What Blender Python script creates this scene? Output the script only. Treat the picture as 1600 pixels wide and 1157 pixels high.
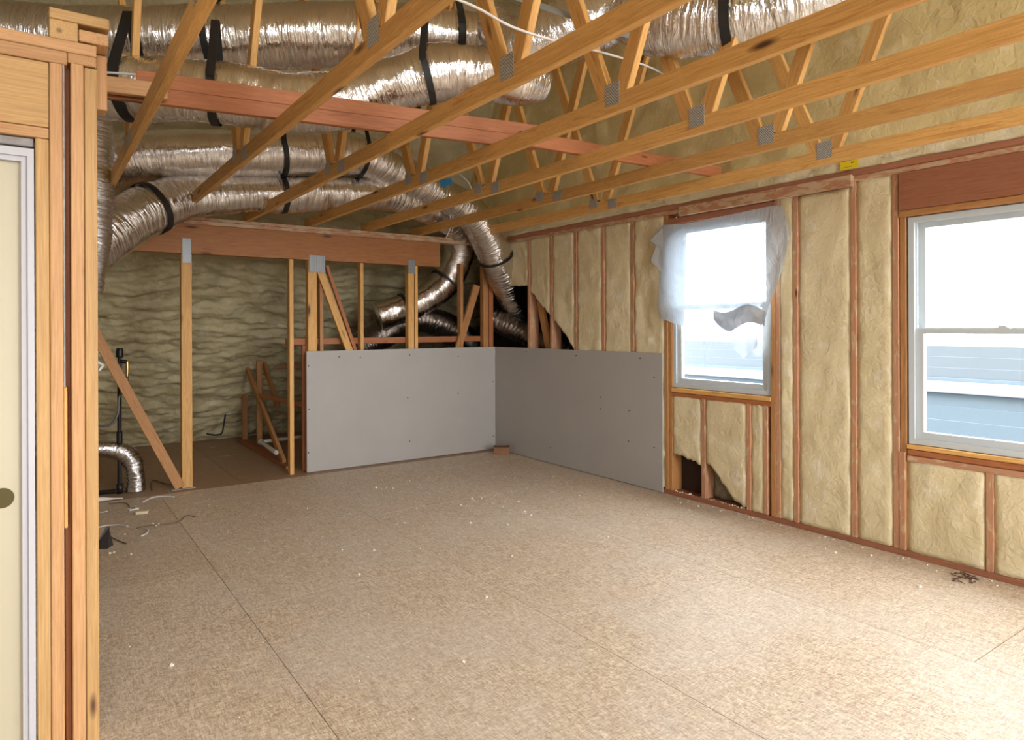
import bpy, bmesh, math, random
from mathutils import Vector, Matrix, noise

random.seed(7)
SC = bpy.context.scene
for o in list(bpy.data.objects):
    bpy.data.objects.remove(o)
COL = SC.collection

# ------------------------------------------------------------------ camera, sky, exposure
F, YAW, ROLL, CY, H = 1058.48, 0.611, 0.004, 510.08, 1.4653   # focal length in px of a 1600 px wide frame
cam_d = bpy.data.cameras.new('camera')
cam_d.sensor_width = 36.0
cam_d.lens = F * 36.0 / 1600.0
cam_d.shift_y = -(578.5 - CY) / 1600.0
cam_d.clip_start = 0.05
cam = bpy.data.objects.new('camera', cam_d)
COL.objects.link(cam)
cam.matrix_world = (Matrix.Translation((0, 0, H)) @ Matrix.Rotation(-YAW, 4, 'Z')
                    @ Matrix.Rotation(math.pi / 2, 4, 'X') @ Matrix.Rotation(-ROLL, 4, 'Z'))
SC.camera = cam
SC.view_settings.view_transform = 'Standard'
SC.view_settings.look = 'None'
SC.view_settings.gamma = 1.0
SC.view_settings.use_curve_mapping = False
SC.view_settings.exposure = 1.15
SC.cycles.use_denoising = True
SC.cycles.max_bounces = 10
SC.cycles.diffuse_bounces = 6
SC.cycles.glossy_bounces = 5
SC.cycles.transparent_max_bounces = 12
SC.cycles.sample_clamp_indirect = 6.0

SKY = 9.0
wd = bpy.data.worlds.new('overcast_sky')
SC.world = wd
wd.use_nodes = True
bg = wd.node_tree.nodes['Background']
bg.inputs['Color'].default_value = (0.985, 0.99, 1.0, 1)
bg.inputs['Strength'].default_value = SKY


def portal(name, loc, rot, sx, sy):
    l = bpy.data.lights.new(name, 'AREA')
    l.shape = 'RECTANGLE'
    l.size, l.size_y = sx, sy
    l.cycles.is_portal = True
    o = bpy.data.objects.new(name, l)
    COL.objects.link(o)
    o.location = loc
    o.rotation_euler = rot
    return o


XW, YB = 4.473, 6.737          # plasterboard faces of the window wall and of the knee wall
XS, YS = 4.486, 6.750          # stud faces behind them
SL, Y0 = 1.484, 9.494          # rake of the roof: z = SL * (Y0 - y)
W1 = (3.045, 4.000, 0.935, 2.330)
W2 = (1.060, 2.065, 0.716, 2.140)
W3 = (-2.30, -0.70, 0.716, 2.140)  # unseen window, added to bring in more light from the right
REAR = [(-1.3, -0.5, 0.7, 3.3), (1.5, 3.1, 0.7, 4.8)]  # unseen rear openings, placed and sized to light the room
portal('portal_window_1', (4.62, 3.52, 1.63), (0, math.radians(90), 0), 1.38, 0.95)
portal('portal_window_2', (4.62, 1.56, 1.43), (0, math.radians(90), 0), 1.42, 1.0)
portal('portal_added_window', (4.62, -1.5, 1.43), (0, math.radians(90), 0), 1.42, 1.6)
for x0, x1, z0, z1 in REAR:
    portal('portal_rear', ((x0 + x1) / 2, -3.02, (z0 + z1) / 2), (math.radians(90), 0, 0), x1 - x0, z1 - z0)


# ------------------------------------------------------------------ helpers
def P(px, py, X=None, Y=None, Z=None):
    """the world point seen at a photograph pixel, on the plane x=X, y=Y or z=Z"""
    x, y = (px - 800) / F, (CY - py) / F
    c, s = math.cos(-ROLL), math.sin(-ROLL)
    x, y = x * c - y * s, x * s + y * c
    d = Vector((math.sin(YAW) + x * math.cos(YAW), math.cos(YAW) - x * math.sin(YAW), y))
    t = X / d.x if X is not None else Y / d.y if Y is not None else (Z - H) / d.z
    return d * t + Vector((0, 0, H))


WM = {}


def put(o, parent=None, M=None):
    COL.objects.link(o)
    M = M or Matrix.Identity(4)
    WM[o.name] = M
    if parent is not None:
        o.parent = parent
        o.matrix_parent_inverse = WM[parent.name].inverted()
    o.matrix_basis = M
    return o


def empty(name, loc=(0, 0, 0)):
    o = bpy.data.objects.new(name, None)
    o.empty_display_size = 0.1
    return put(o, None, Matrix.Translation(loc))


def tag(o, label=None, cat=None, group=None, kind=None):
    if label: o['label'] = label
    if cat: o['category'] = cat
    if group: o['group'] = group
    if kind: o['kind'] = kind
    return o


def struct(name):
    return tag(empty(name), kind='structure')


def mesh(name, verts, faces, mat, parent=None, smooth=False, M=None):
    me = bpy.data.meshes.new(name)
    me.from_pydata([tuple(v) for v in verts], [], faces)
    me.update()
    if mat: me.materials.append(mat)
    if smooth:
        me.polygons.foreach_set('use_smooth', [True] * len(me.polygons))
    return put(bpy.data.objects.new(name, me), parent, M)


def from_bm(name, bm, mat, parent=None, smooth=False, M=None):
    bmesh.ops.recalc_face_normals(bm, faces=bm.faces)
    me = bpy.data.meshes.new(name)
    bm.to_mesh(me)
    bm.free()
    if mat: me.materials.append(mat)
    if smooth:
        me.polygons.foreach_set('use_smooth', [True] * len(me.polygons))
    return put(bpy.data.objects.new(name, me), parent, M)


BOXES = {}


def box_mesh(sx, sy, sz, mat, ch=0.003):
    key = (round(sx, 4), round(sy, 4), round(sz, 4), mat.name, ch)
    if key in BOXES: return BOXES[key]
    bm = bmesh.new()
    bmesh.ops.create_cube(bm, size=1)
    bmesh.ops.scale(bm, vec=(sx, sy, sz), verts=bm.verts)
    if ch:
        bmesh.ops.bevel(bm, geom=bm.edges[:], offset=min(ch, sx / 4, sy / 4, sz / 4), segments=1, affect='EDGES')
    me = bpy.data.meshes.new('board')
    bm.to_mesh(me)
    bm.free()
    me.materials.append(mat)
    BOXES[key] = me
    return me


def box(name, x0, x1, y0, y1, z0, z1, mat, parent=None, along=None, ch=0.003):
    """axis-aligned board; its local x runs along the longest side, for the grain"""
    s = [abs(x1 - x0), abs(y1 - y0), abs(z1 - z0)]
    c = Vector(((x0 + x1) / 2, (y0 + y1) / 2, (z0 + z1) / 2))
    a = along if along is not None else max(range(3), key=lambda k: s[k])
    if a == 0: R = Matrix.Identity(4); d = (s[0], s[1], s[2])
    elif a == 1: R = Matrix.Rotation(math.pi / 2, 4, 'Z'); d = (s[1], s[0], s[2])
    else: R = Matrix.Rotation(-math.pi / 2, 4, 'Y'); d = (s[2], s[1], s[0])
    o = bpy.data.objects.new(name, box_mesh(*d, mat, ch))
    return put(o, parent, Matrix.Translation(c) @ R)


def member(name, A, B, w, t, side, mat, parent=None, ch=0.003):
    """board from A to B; t is its thickness along the vector side, w its width across"""
    A, B, side = Vector(A), Vector(B), Vector(side)
    x = (B - A).normalized()
    y = (side - x * side.dot(x)).normalized()
    z = x.cross(y)
    R = Matrix((x, y, z)).transposed().to_4x4()
    o = bpy.data.objects.new(name, box_mesh((B - A).length, t, w, mat, ch))
    return put(o, parent, Matrix.Translation((A + B) / 2) @ R)


def add_box(bm, x0, x1, y0, y1, z0, z1):
    r = bmesh.ops.create_cube(bm, size=1)
    for v in r['verts']:
        v.co = Vector(((x0 + x1) / 2 + v.co.x * (x1 - x0), (y0 + y1) / 2 + v.co.y * (y1 - y0), (z0 + z1) / 2 + v.co.z * (z1 - z0)))


def spline(pts, step):
    """even samples of a Catmull-Rom curve through pts; every point may carry extra numbers"""
    out = []
    n = len(pts)
    for i in range(n - 1):
        p0, p1, p2, p3 = pts[max(i - 1, 0)], pts[i], pts[i + 1], pts[min(i + 2, n - 1)]
        L = (Vector(p2[:3]) - Vector(p1[:3])).length
        k = max(2, int(L / step))
        for j in range(k):
            t = j / k
            out.append([0.5 * (2 * b + (c - a) * t + (2 * a - 5 * b + 4 * c - d) * t * t + (3 * b - a - 3 * c + d) * t ** 3)
                        for a, b, c, d in zip(p0, p1, p2, p3)])
    out.append(list(pts[-1]))
    return out


def frames(S):
    """a tangent, side and up vector along the samples S"""
    out, up = [], None
    for i, s in enumerate(S):
        a, b = Vector(S[max(i - 1, 0)][:3]), Vector(S[min(i + 1, len(S) - 1)][:3])
        t = (b - a).normalized()
        if up is None:
            up = Vector((0, 0, 1)) if abs(t.z) < .9 else Vector((0, 1, 0))
        up = (up - t * up.dot(t)).normalized()
        out.append((Vector(s[:3]), t, t.cross(up).normalized(), up.copy()))
    return out


def tube(name, pts, mat, parent=None, seg=10, step=0.03, fold=0.0, lump=0.0, pitch=0.045, cap=True, seed=0):
    """a tube through pts (x, y, z, radius); fold makes rings along it, lump dents it"""
    S = spline([tuple(p) for p in pts], step)
    FR = frames(S)
    V, U, Fc = [], [], []
    L = 0
    for i, (c, t, sd, up) in enumerate(FR):
        if i: L += (c - FR[i - 1][0]).length
        r = S[i][3]
        for k in range(seg):
            a = 2 * math.pi * k / seg
            d = sd * math.cos(a) + up * math.sin(a)
            rr = r
            if fold or lump:
                q = c + d * r
                w = noise.noise(q * 6 + Vector((seed, 0, 0)))
                rr += fold * math.sin(2 * math.pi * (L / pitch) + 5 * w) * (0.55 + 0.7 * w)
                rr += lump * noise.noise(q * 3.2 + Vector((0, seed * 3.1, 0))) + 0.45 * lump * noise.noise(q * 13)
            V.append(c + d * rr)
            U.append((L, a / (2 * math.pi) * 2 * math.pi * r))
    n = len(FR)
    for i in range(n - 1):
        for k in range(seg):
            k2 = (k + 1) % seg
            Fc.append((i * seg + k, i * seg + k2, (i + 1) * seg + k2, (i + 1) * seg + k))
    if cap:
        Fc.append(tuple(range(seg - 1, -1, -1)))
        Fc.append(tuple((n - 1) * seg + k for k in range(seg)))
    o = mesh(name, V, Fc, mat, parent, True)
    uv = o.data.uv_layers.new(name='along')
    for p in o.data.polygons:
        ring0 = p.loop_start
        vs = [o.data.loops[l].vertex_index for l in p.loop_indices]
        wrap = any(v % seg == seg - 1 for v in vs) and any(v % seg == 0 for v in vs) and len(vs) == 4
        for l, v in zip(p.loop_indices, vs):
            u = U[v]
            uv.data[l].uv = (u[0], u[1] + (2 * math.pi * S[v // seg][3] if wrap and v % seg == 0 else 0))
    return o


def wire(name, pts, r, mat, parent=None, seg=6, step=0.03):
    return tube(name, [tuple(p) + (r,) for p in pts], mat, parent, seg, step)


def ribbon(name, pts, wdir, w, mat, parent=None, th=0.004, step=0.02):
    """a flat band through pts, w wide along wdir"""
    S = [Vector(s) for s in spline([tuple(p) for p in pts], step)]
    V, Fc = [], []
    wd_ = Vector(wdir).normalized()
    for i, c in enumerate(S):
        t = (S[min(i + 1, len(S) - 1)] - S[max(i - 1, 0)]).normalized()
        a = (wd_ - t * wd_.dot(t)).normalized() * (w / 2)
        b = t.cross(a).normalized() * (th / 2)
        V += [c - a - b, c + a - b, c + a + b, c - a + b]
    for i in range(len(S) - 1):
        for k in range(4):
            Fc.append((4 * i + k, 4 * i + (k + 1) % 4, 4 * i + 4 + (k + 1) % 4, 4 * i + 4 + k))
    n = 4 * (len(S) - 1)
    Fc += [(3, 2, 1, 0), (n, n + 1, n + 2, n + 3)]
    return mesh(name, V, Fc, mat, parent)


def patch(name, fn, nu, nv, mat, parent=None, skirt=0.03):
    """a lumpy sheet of foam: fn(a, b) gives (point, outward normal), a and b from 0 to 1; its rim is turned back by skirt"""
    V, Fc = [], []
    for i in range(-1, nu + 2):
        for j in range(-1, nv + 2):
            p, n = fn(min(max(i / nu, 0), 1), min(max(j / nv, 0), 1))
            if i in (-1, nu + 1) or j in (-1, nv + 1):
                p = p - n * skirt
            V.append(p)
    W = nv + 3
    for i in range(nu + 2):
        for j in range(nv + 2):
            Fc.append((i * W + j, (i + 1) * W + j, (i + 1) * W + j + 1, i * W + j + 1))
    return mesh(name, V, Fc, mat, parent, True)


# ------------------------------------------------------------------ materials
def new_mat(name):
    m = bpy.data.materials.new(name)
    m.use_nodes = True
    nt = m.node_tree
    return m, nt, nt.nodes['Principled BSDF']


def node(nt, kind, **kw):
    n = nt.nodes.new(kind)
    for k, v in kw.items():
        if k in n.inputs: n.inputs[k].default_value = v
        else: setattr(n, k, v)
    return n


def ramp(nt, src, stops):
    r = nt.nodes.new('ShaderNodeValToRGB')
    e = r.color_ramp.elements
    while len(e) < len(stops): e.new(0.5)
    for k, (p, c) in enumerate(stops):
        e[k].position = p
        e[k].color = tuple(c) + (1,) if len(c) == 3 else c
    nt.links.new(src, r.inputs[0])
    return r.outputs[0]


def mix(nt, a, b, fac, mode='MIX'):
    m = nt.nodes.new('ShaderNodeMix')
    m.data_type = 'RGBA'
    m.blend_type = mode
    for sock, v in ((m.inputs[6], a), (m.inputs[7], b), (m.inputs[0], fac)):
        if hasattr(v, 'is_linked'): nt.links.new(v, sock)
        elif isinstance(v, (int, float)): sock.default_value = v
        else: sock.default_value = tuple(v) + (1,)
    return m.outputs[2]


def mapped(nt, src, scale, rnd=0.0):
    mp = node(nt, 'ShaderNodeMapping')
    mp.inputs['Scale'].default_value = scale
    nt.links.new(src, mp.inputs['Vector'])
    if rnd:
        oi = node(nt, 'ShaderNodeObjectInfo')
        mu = node(nt, 'ShaderNodeMath', operation='MULTIPLY')
        mu.inputs[1].default_value = rnd
        nt.links.new(oi.outputs['Random'], mu.inputs[0])
        cb = node(nt, 'ShaderNodeCombineXYZ')
        for k in range(3): nt.links.new(mu.outputs[0], cb.inputs[k])
        nt.links.new(cb.outputs[0], mp.inputs['Location'])
    return mp.outputs[0]


def nz(nt, vec, scale, detail=3, rough=0.55, dist=0.0):
    n = node(nt, 'ShaderNodeTexNoise')
    n.inputs['Scale'].default_value = scale
    n.inputs['Detail'].default_value = detail
    n.inputs['Roughness'].default_value = rough
    n.inputs['Distortion'].default_value = dist
    nt.links.new(vec, n.inputs['Vector'])
    return n.outputs['Fac']


def bump(nt, bsdf, h, strength, dist=0.01, prev=None):
    b = node(nt, 'ShaderNodeBump')
    b.inputs['Strength'].default_value = strength
    b.inputs['Distance'].default_value = dist
    nt.links.new(h, b.inputs['Height'])
    if prev is not None: nt.links.new(prev, b.inputs['Normal'])
    nt.links.new(b.outputs[0], bsdf.inputs['Normal'])
    return b.outputs[0]


def wood(name, c1, c2, knot=(0.09, 0.03, 0.012), knots=0.10, foam=0.0, rough=0.6):
    m, nt, b = new_mat(name)
    tc = node(nt, 'ShaderNodeTexCoord').outputs['Object']
    g = nz(nt, mapped(nt, tc, (0.9, 11, 11), 37), 2.2, 3, 0.6, 1.4)
    col = ramp(nt, g, [(0.30, c2), (0.45, c1), (0.55, [(a + d) / 2 for a, d in zip(c1, c2)]), (0.66, c1)])
    fine = nz(nt, mapped(nt, tc, (2.5, 110, 110), 11), 2.0, 3)
    col = mix(nt, col, ramp(nt, fine, [(0.3, (0.80, 0.78, 0.74)), (0.65, (1.06, 1.05, 1.04))]), 1.0, 'MULTIPLY')
    v = node(nt, 'ShaderNodeTexVoronoi')
    v.inputs['Scale'].default_value = 1.0
    nt.links.new(mapped(nt, tc, (1.9, 7.5, 7.5), 23), v.inputs['Vector'])
    kf = ramp(nt, v.outputs['Distance'], [(knots * 0.5, (1, 1, 1)), (knots * 1.6, (0, 0, 0))])
    col = mix(nt, col, knot, kf)
    oi = node(nt, 'ShaderNodeObjectInfo').outputs['Random']
    col = mix(nt, col, ramp(nt, oi, [(0, (0.86, 0.83, 0.80)), (1, (1.08, 1.08, 1.06))]), 1.0, 'MULTIPLY')
    if foam:
        f = nz(nt, mapped(nt, tc, (3, 9, 9), 5), 3.0, 4, 0.6, 0.5)
        col = mix(nt, col, (0.55, 0.42, 0.27), ramp(nt, f, [(0.62 - foam, (0, 0, 0)), (0.70 - foam, (0.75, 0.75, 0.75))]))
    nt.links.new(col, b.inputs['Base Color'])
    b.inputs['Roughness'].default_value = rough
    bump(nt, b, fine, 0.12, 0.003)
    return m


def plain(name, col, rough=0.5, metal=0.0, mottled=0.0, scale=8):
    m, nt, b = new_mat(name)
    b.inputs['Roughness'].default_value = rough
    b.inputs['Metallic'].default_value = metal
    if mottled:
        tc = node(nt, 'ShaderNodeTexCoord').outputs['Object']
        n = nz(nt, tc, scale, 4)
        c = ramp(nt, n, [(0.3, [x * (1 - mottled) for x in col]), (0.7, [min(1, x * (1 + mottled)) for x in col])])
        nt.links.new(c, b.inputs['Base Color'])
    else:
        b.inputs['Base Color'].default_value = tuple(col) + (1,)
    return m


def foam_mat(name, c1, c2, pale, sc, pit, st):
    m, nt, b = new_mat(name)
    tc = node(nt, 'ShaderNodeTexCoord').outputs['Object']
    col = ramp(nt, nz(nt, tc, 2.3, 4), [(0.3, c2), (0.62, c1)])
    pf = nz(nt, tc, 7.0, 5, 0.65)
    col = mix(nt, col, pale, ramp(nt, pf, [(0.54, (0, 0, 0)), (0.68, (0.65, 0.65, 0.65))]))
    nt.links.new(col, b.inputs['Base Color'])
    b.inputs['Roughness'].default_value = 0.62
    h1 = nz(nt, tc, sc, 3, 0.5, 0.8)
    p = bump(nt, b, h1, st, 0.02)
    h2 = nz(nt, tc, sc * 5, 3)
    bump(nt, b, h2, pit, 0.004, p)
    return m


M_PINE = wood('yellow_pine', (0.74, 0.44, 0.15), (0.56, 0.27, 0.075), knots=0.10)
M_PINE_OLD = wood('aged_pine', (0.47, 0.235, 0.085), (0.33, 0.145, 0.05), knots=0.09)
M_FIR = wood('pale_fir', (0.60, 0.38, 0.16), (0.53, 0.31, 0.115), knots=0.07)
M_FIR_PINK = wood('pink_fir', (0.57, 0.33, 0.155), (0.50, 0.255, 0.105), knots=0.07)
M_RED = wood('red_fir', (0.42, 0.155, 0.055), (0.30, 0.10, 0.036), knots=0.05)
M_HEADER = wood('header_lumber', (0.38, 0.16, 0.09), (0.30, 0.115, 0.06), knots=0.05)
M_STUD = wood('foamed_stud', (0.54, 0.29, 0.17), (0.44, 0.21, 0.115), knots=0.05, foam=0.06)
M_PLATE_W = wood('foam_smeared_plate', (0.50, 0.26, 0.15), (0.40, 0.18, 0.10), knots=0.04, foam=0.16)
M_BEAM = wood('laminated_beam', (0.44, 0.19, 0.06), (0.32, 0.12, 0.036), knots=0.09)
M_FOAM = foam_mat('spray_foam', (0.70, 0.605, 0.385), (0.61, 0.515, 0.31), (0.75, 0.70, 0.57), 26, 0.15, 0.35)
M_FOAM_GABLE = foam_mat('gable_spray_foam', (0.66, 0.55, 0.275), (0.56, 0.455, 0.21), (0.72, 0.64, 0.42), 22, 0.15, 0.4)
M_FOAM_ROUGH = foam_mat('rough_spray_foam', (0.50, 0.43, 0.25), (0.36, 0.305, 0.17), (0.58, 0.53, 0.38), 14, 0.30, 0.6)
M_BOARD = plain('plasterboard_paper', (0.39, 0.375, 0.355), 0.75, 0, 0.03, 3)
M_VINYL = plain('white_vinyl', (0.52, 0.57, 0.60), 0.35)
M_BLACK = plain('black_webbing', (0.012, 0.011, 0.011), 0.55)
M_PIPE = plain('black_iron_pipe', (0.014, 0.012, 0.012), 0.42, 0.3)
M_BRASS = plain('brass', (0.70, 0.48, 0.17), 0.3, 1.0)
M_PVC = plain('white_pvc', (0.72, 0.70, 0.66), 0.35)
M_WIRE = plain('white_cable_sheath', (0.66, 0.63, 0.60), 0.5)
M_WIRE_BROWN = plain('brown_cable', (0.16, 0.10, 0.06), 0.6)
M_STEEL = plain('grey_sheet_steel', (0.40, 0.46, 0.48), 0.4, 0.6)
M_BLUE = plain('blue_plastic', (0.012, 0.20, 0.48), 0.5)
M_YELLOW = plain('yellow_paper', (0.80, 0.62, 0.015), 0.6)
M_INK = plain('dark_ink', (0.05, 0.05, 0.04), 0.6)
M_DOOR = plain('cream_door_paint', (0.52, 0.47, 0.34), 0.45)
M_JAMB = plain('white_primer', (0.50, 0.50, 0.54), 0.5)
M_HOLE = plain('door_core', (0.09, 0.07, 0.02), 0.8)
M_DARK = plain('shade_black_backing', (0.035, 0.018, 0.012), 0.9, 0, 0.3, 5)  # near black stands in for the darkness of unlit cavities and gaps
M_HOSE = plain('grey_hose', (0.16, 0.15, 0.14), 0.4, 0.5)
M_CARD = plain('brown_cardboard', (0.24, 0.12, 0.06), 0.8, 0, 0.15, 10)
M_SCREW = plain('screw_head', (0.03, 0.03, 0.03), 0.5, 0.5)
M_WALL = plain('plain_wall', (0.62, 0.58, 0.50), 0.8)
M_SHIM = plain('grey_shim', (0.32, 0.30, 0.29), 0.8, 0, 0.25, 20)


def galvanised():
    m, nt, b = new_mat('galvanised_plate')
    tc = node(nt, 'ShaderNodeTexCoord').outputs['Object']
    ch = node(nt, 'ShaderNodeTexChecker')
    ch.inputs['Scale'].default_value = 130
    nt.links.new(tc, ch.inputs['Vector'])
    n = nz(nt, tc, 60, 3)
    col = ramp(nt, n, [(0.3, (0.44, 0.43, 0.40)), (0.7, (0.66, 0.66, 0.64))])
    col = mix(nt, col, (0.22, 0.21, 0.19), ch.outputs['Fac'])
    mm = nt.nodes.new('ShaderNodeMix')
    nt.links.new(col, b.inputs['Base Color'])
    b.inputs['Metallic'].default_value = 0.25
    b.inputs['Roughness'].default_value = 0.5
    return m


M_GALV = galvanised()
M_ZINC = plain('bright_zinc', (0.27, 0.29, 0.30), 0.45, 0.4)


def foil(name, tint, rough, fine, s1=0.5):
    m, nt, b = new_mat(name)
    uv = node(nt, 'ShaderNodeTexCoord').outputs['UV']
    tc = node(nt, 'ShaderNodeTexCoord').outputs['Object']
    w = nz(nt, mapped(nt, uv, (44, 5, 1)), 1.0, 4, 0.6, 0.9)
    w2 = nz(nt, mapped(nt, uv, (80, 22, 1)), 1.0, 2, 0.6, 1.0)
    big = nz(nt, tc, 5.0, 3)
    c = ramp(nt, big, [(0.3, [x * 0.86 for x in tint]), (0.7, tint)])
    nt.links.new(c, b.inputs['Base Color'])
    b.inputs['Metallic'].default_value = 1.0
    b.inputs['Roughness'].default_value = rough
    p = bump(nt, b, w, s1, 0.02)
    bump(nt, b, w2, fine, 0.008, p)
    return m


M_FOIL = foil('crinkled_foil', (0.80, 0.765, 0.74), 0.11, 0.22, 0.6)
M_FOIL_SHADED = foil('shade_darkened_foil', (0.26, 0.22, 0.19), 0.28, 0.6)  # foil tint darkened to put in the shade behind the knee wall
M_FLEX = foil('bare_flex_foil', (0.80, 0.80, 0.82), 0.13, 0.35, 0.7)


def osb(name, c1, c2, c3, grey):
    m, nt, b = new_mat(name)
    tc = node(nt, 'ShaderNodeTexCoord').outputs['Object']
    oi = node(nt, 'ShaderNodeObjectInfo').outputs['Random']
    warp = mapped(nt, tc, (1, 1, 1), 9)
    f1 = nz(nt, mapped(nt, warp, (4.5, 22, 1)), 3.2, 3, 0.62, 2.2)
    f2 = nz(nt, mapped(nt, warp, (20, 5.5, 1)), 3.0, 3, 0.62, 2.2)
    col = ramp(nt, f1, [(0.36, c2), (0.5, c1), (0.62, c3)])
    col = mix(nt, col, ramp(nt, f2, [(0.36, c2), (0.5, c1), (0.64, c3)]), 0.5)
    sp = nz(nt, mapped(nt, warp, (22, 40, 1)), 5.0, 2)
    col = mix(nt, col, (0.22, 0.15, 0.10), ramp(nt, sp, [(0.66, (0, 0, 0)), (0.74, (0.6, 0.6, 0.6))]))
    # dried plaster dust trodden into the boards
    geo = node(nt, 'ShaderNodeNewGeometry').outputs['Position']
    d = nz(nt, geo, 1.1, 5, 0.65, 0.6)
    col = mix(nt, col, grey, ramp(nt, d, [(0.42, (0.05, 0.05, 0.05)), (0.66, (0.36, 0.36, 0.36))]))
    d2 = nz(nt, geo, 6.0, 5, 0.7)
    col = mix(nt, col, (0.62, 0.56, 0.48), ramp(nt, d2, [(0.60, (0, 0, 0)), (0.74, (0.55, 0.55, 0.55))]))
    col = mix(nt, col, ramp(nt, oi, [(0, (0.94, 0.92, 0.90)), (1, (1.04, 1.04, 1.04))]), 1.0, 'MULTIPLY')
    nt.links.new(col, b.inputs['Base Color'])
    b.inputs['Roughness'].default_value = 0.55
    bump(nt, b, f1, 0.12, 0.003)
    return m


M_OSB = osb('strand_board', (0.56, 0.43, 0.295), (0.26, 0.18, 0.115), (0.80, 0.70, 0.565), (0.60, 0.56, 0.51))
M_PLY = osb('attic_plywood', (0.33, 0.20, 0.115), (0.25, 0.145, 0.08), (0.38, 0.25, 0.15), (0.34, 0.25, 0.18))


def glass():
    m, nt, b = new_mat('window_glass')
    nt.nodes.remove(b)
    tr = node(nt, 'ShaderNodeBsdfTransparent')
    tr.inputs[0].default_value = (0.95, 0.97, 0.98, 1)
    gl = node(nt, 'ShaderNodeBsdfGlossy')
    gl.inputs['Roughness'].default_value = 0.02
    mx = node(nt, 'ShaderNodeMixShader')
    mx.inputs[0].default_value = 0.05
    nt.links.new(tr.outputs[0], mx.inputs[1])
    nt.links.new(gl.outputs[0], mx.inputs[2])
    nt.links.new(mx.outputs[0], nt.nodes['Material Output'].inputs['Surface'])
    return m


M_GLASS = glass()


def film():
    m, nt, b = new_mat('milky_plastic_film')
    nt.nodes.remove(b)
    tl = node(nt, 'ShaderNodeBsdfTranslucent')
    tl.inputs[0].default_value = (0.20, 0.25, 0.30, 1)
    df = node(nt, 'ShaderNodeBsdfDiffuse')
    df.inputs[0].default_value = (0.78, 0.80, 0.82, 1)
    tr = node(nt, 'ShaderNodeBsdfTransparent')
    gl = node(nt, 'ShaderNodeBsdfGlossy')
    gl.inputs['Roughness'].default_value = 0.25
    tc = node(nt, 'ShaderNodeTexCoord').outputs['Object']
    bm_ = node(nt, 'ShaderNodeBump')
    bm_.inputs['Strength'].default_value = 0.55
    bm_.inputs['Distance'].default_value = 0.05
    nt.links.new(nz(nt, mapped(nt, tc, (1, 2.2, 1.2)), 4.0, 5, 0.6, 1.5), bm_.inputs['Height'])
    for sh in (tl, df, gl): nt.links.new(bm_.outputs[0], sh.inputs['Normal'])

    def mx(f, a, c):
        n = node(nt, 'ShaderNodeMixShader')
        n.inputs[0].default_value = f
        nt.links.new(a, n.inputs[1])
        nt.links.new(c, n.inputs[2])
        return n.outputs[0]
    s = mx(0.52, tl.outputs[0], df.outputs[0])
    s = mx(0.06, s, gl.outputs[0])
    s = mx(0.05, s, tr.outputs[0])
    nt.links.new(s, nt.nodes['Material Output'].inputs['Surface'])
    return m


M_FILM = film()

# ------------------------------------------------------------------ floor
floor = mesh('floor', [(-3, -3, -.03), (4.6, -3, -.03), (4.6, 9.6, -.03), (-3, 9.6, -.03),
                       (-3, -3, -.05), (4.6, -3, -.05), (4.6, 9.6, -.05), (-3, 9.6, -.05)],
             [(0, 1, 2, 3), (7, 6, 5, 4), (0, 4, 5, 1), (1, 5, 6, 2), (2, 6, 7, 3), (3, 7, 4, 0)], M_DARK)
tag(floor, kind='structure')
cols = [(-2.99, -1.566, 1.98), (-1.566, -0.347, 0.75), (-0.347, 0.872, 1.98), (0.872, 2.103, 1.26), (2.103, 3.322, 2.49), (3.322, 4.56, 1.26)]
G = 0.0017
for x0, x1, ph in cols:
    ys = [-2.99] + [y for y in (ph - 2.438 * k for k in (2, 1, 0, -1, -2)) if -2.9 < y < 6.5] + [6.63]
    for a, b in zip(ys, ys[1:]):
        box('floor_panel', x0 + G, x1 - G, a + G, b - G, -.025, random.uniform(-.0006, 0), M_OSB, floor, ch=0)
for x0, x1 in ((-1.3, 0.35), (0.35, 1.57), (1.57, 2.79), (2.79, 4.01), (4.01, 4.58)):
    for a, b in ((6.63, 8.2), (8.2, 9.58)):
        box('floor_panel', x0 + G, x1 - G, a + G, b - G, -.025, 0, M_PLY, floor, ch=0.0015)

# ------------------------------------------------------------------ window wall on the right
wr = struct('wall_right')
bm = bmesh.new()
SX0, SX1 = 4.615, 4.635
ZT = 2.43
for y0, y1, z0, z1 in [(-3, W3[0], 0, ZT), (W3[0], W3[1], 0, W3[2]), (W3[0], W3[1], W3[3], ZT), (W3[1], W2[0], 0, ZT), (W2[0], W2[1], 0, W2[2]), (W2[0], W2[1], W2[3], ZT), (W2[1], W1[0], 0, ZT),
                       (W1[0], W1[1], 0, W1[2]), (W1[0], W1[1], W1[3], ZT), (W1[1], 4.90, 0, ZT), (4.90, 6.3, 1.95, ZT)]:
    add_box(bm, SX0, SX1, y0, y1, z0, z1)
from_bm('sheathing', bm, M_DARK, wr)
box('bottom_plate', XS, 4.61, -3, 6.74, 0, .038, M_HEADER, wr)
box('top_plate', XS - .004, 4.61, -3, 6.74, 2.426, 2.464, M_PLATE_W, wr)
box('top_plate', XS - .016, 4.61, -3, 6.74, 2.464, 2.502, M_HEADER, wr)
box('rim_board', XS - .002, 4.61, -3, 6.74, 2.502, 2.60, M_PLATE_W, wr)


def stud(yc, z0=.038, z1=2.426, m=None, w=.038, x0=XS, nm='stud'):
    return box(nm, x0, 4.612, yc - w / 2, yc + w / 2, z0, z1, m or M_STUD, wr)


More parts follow.
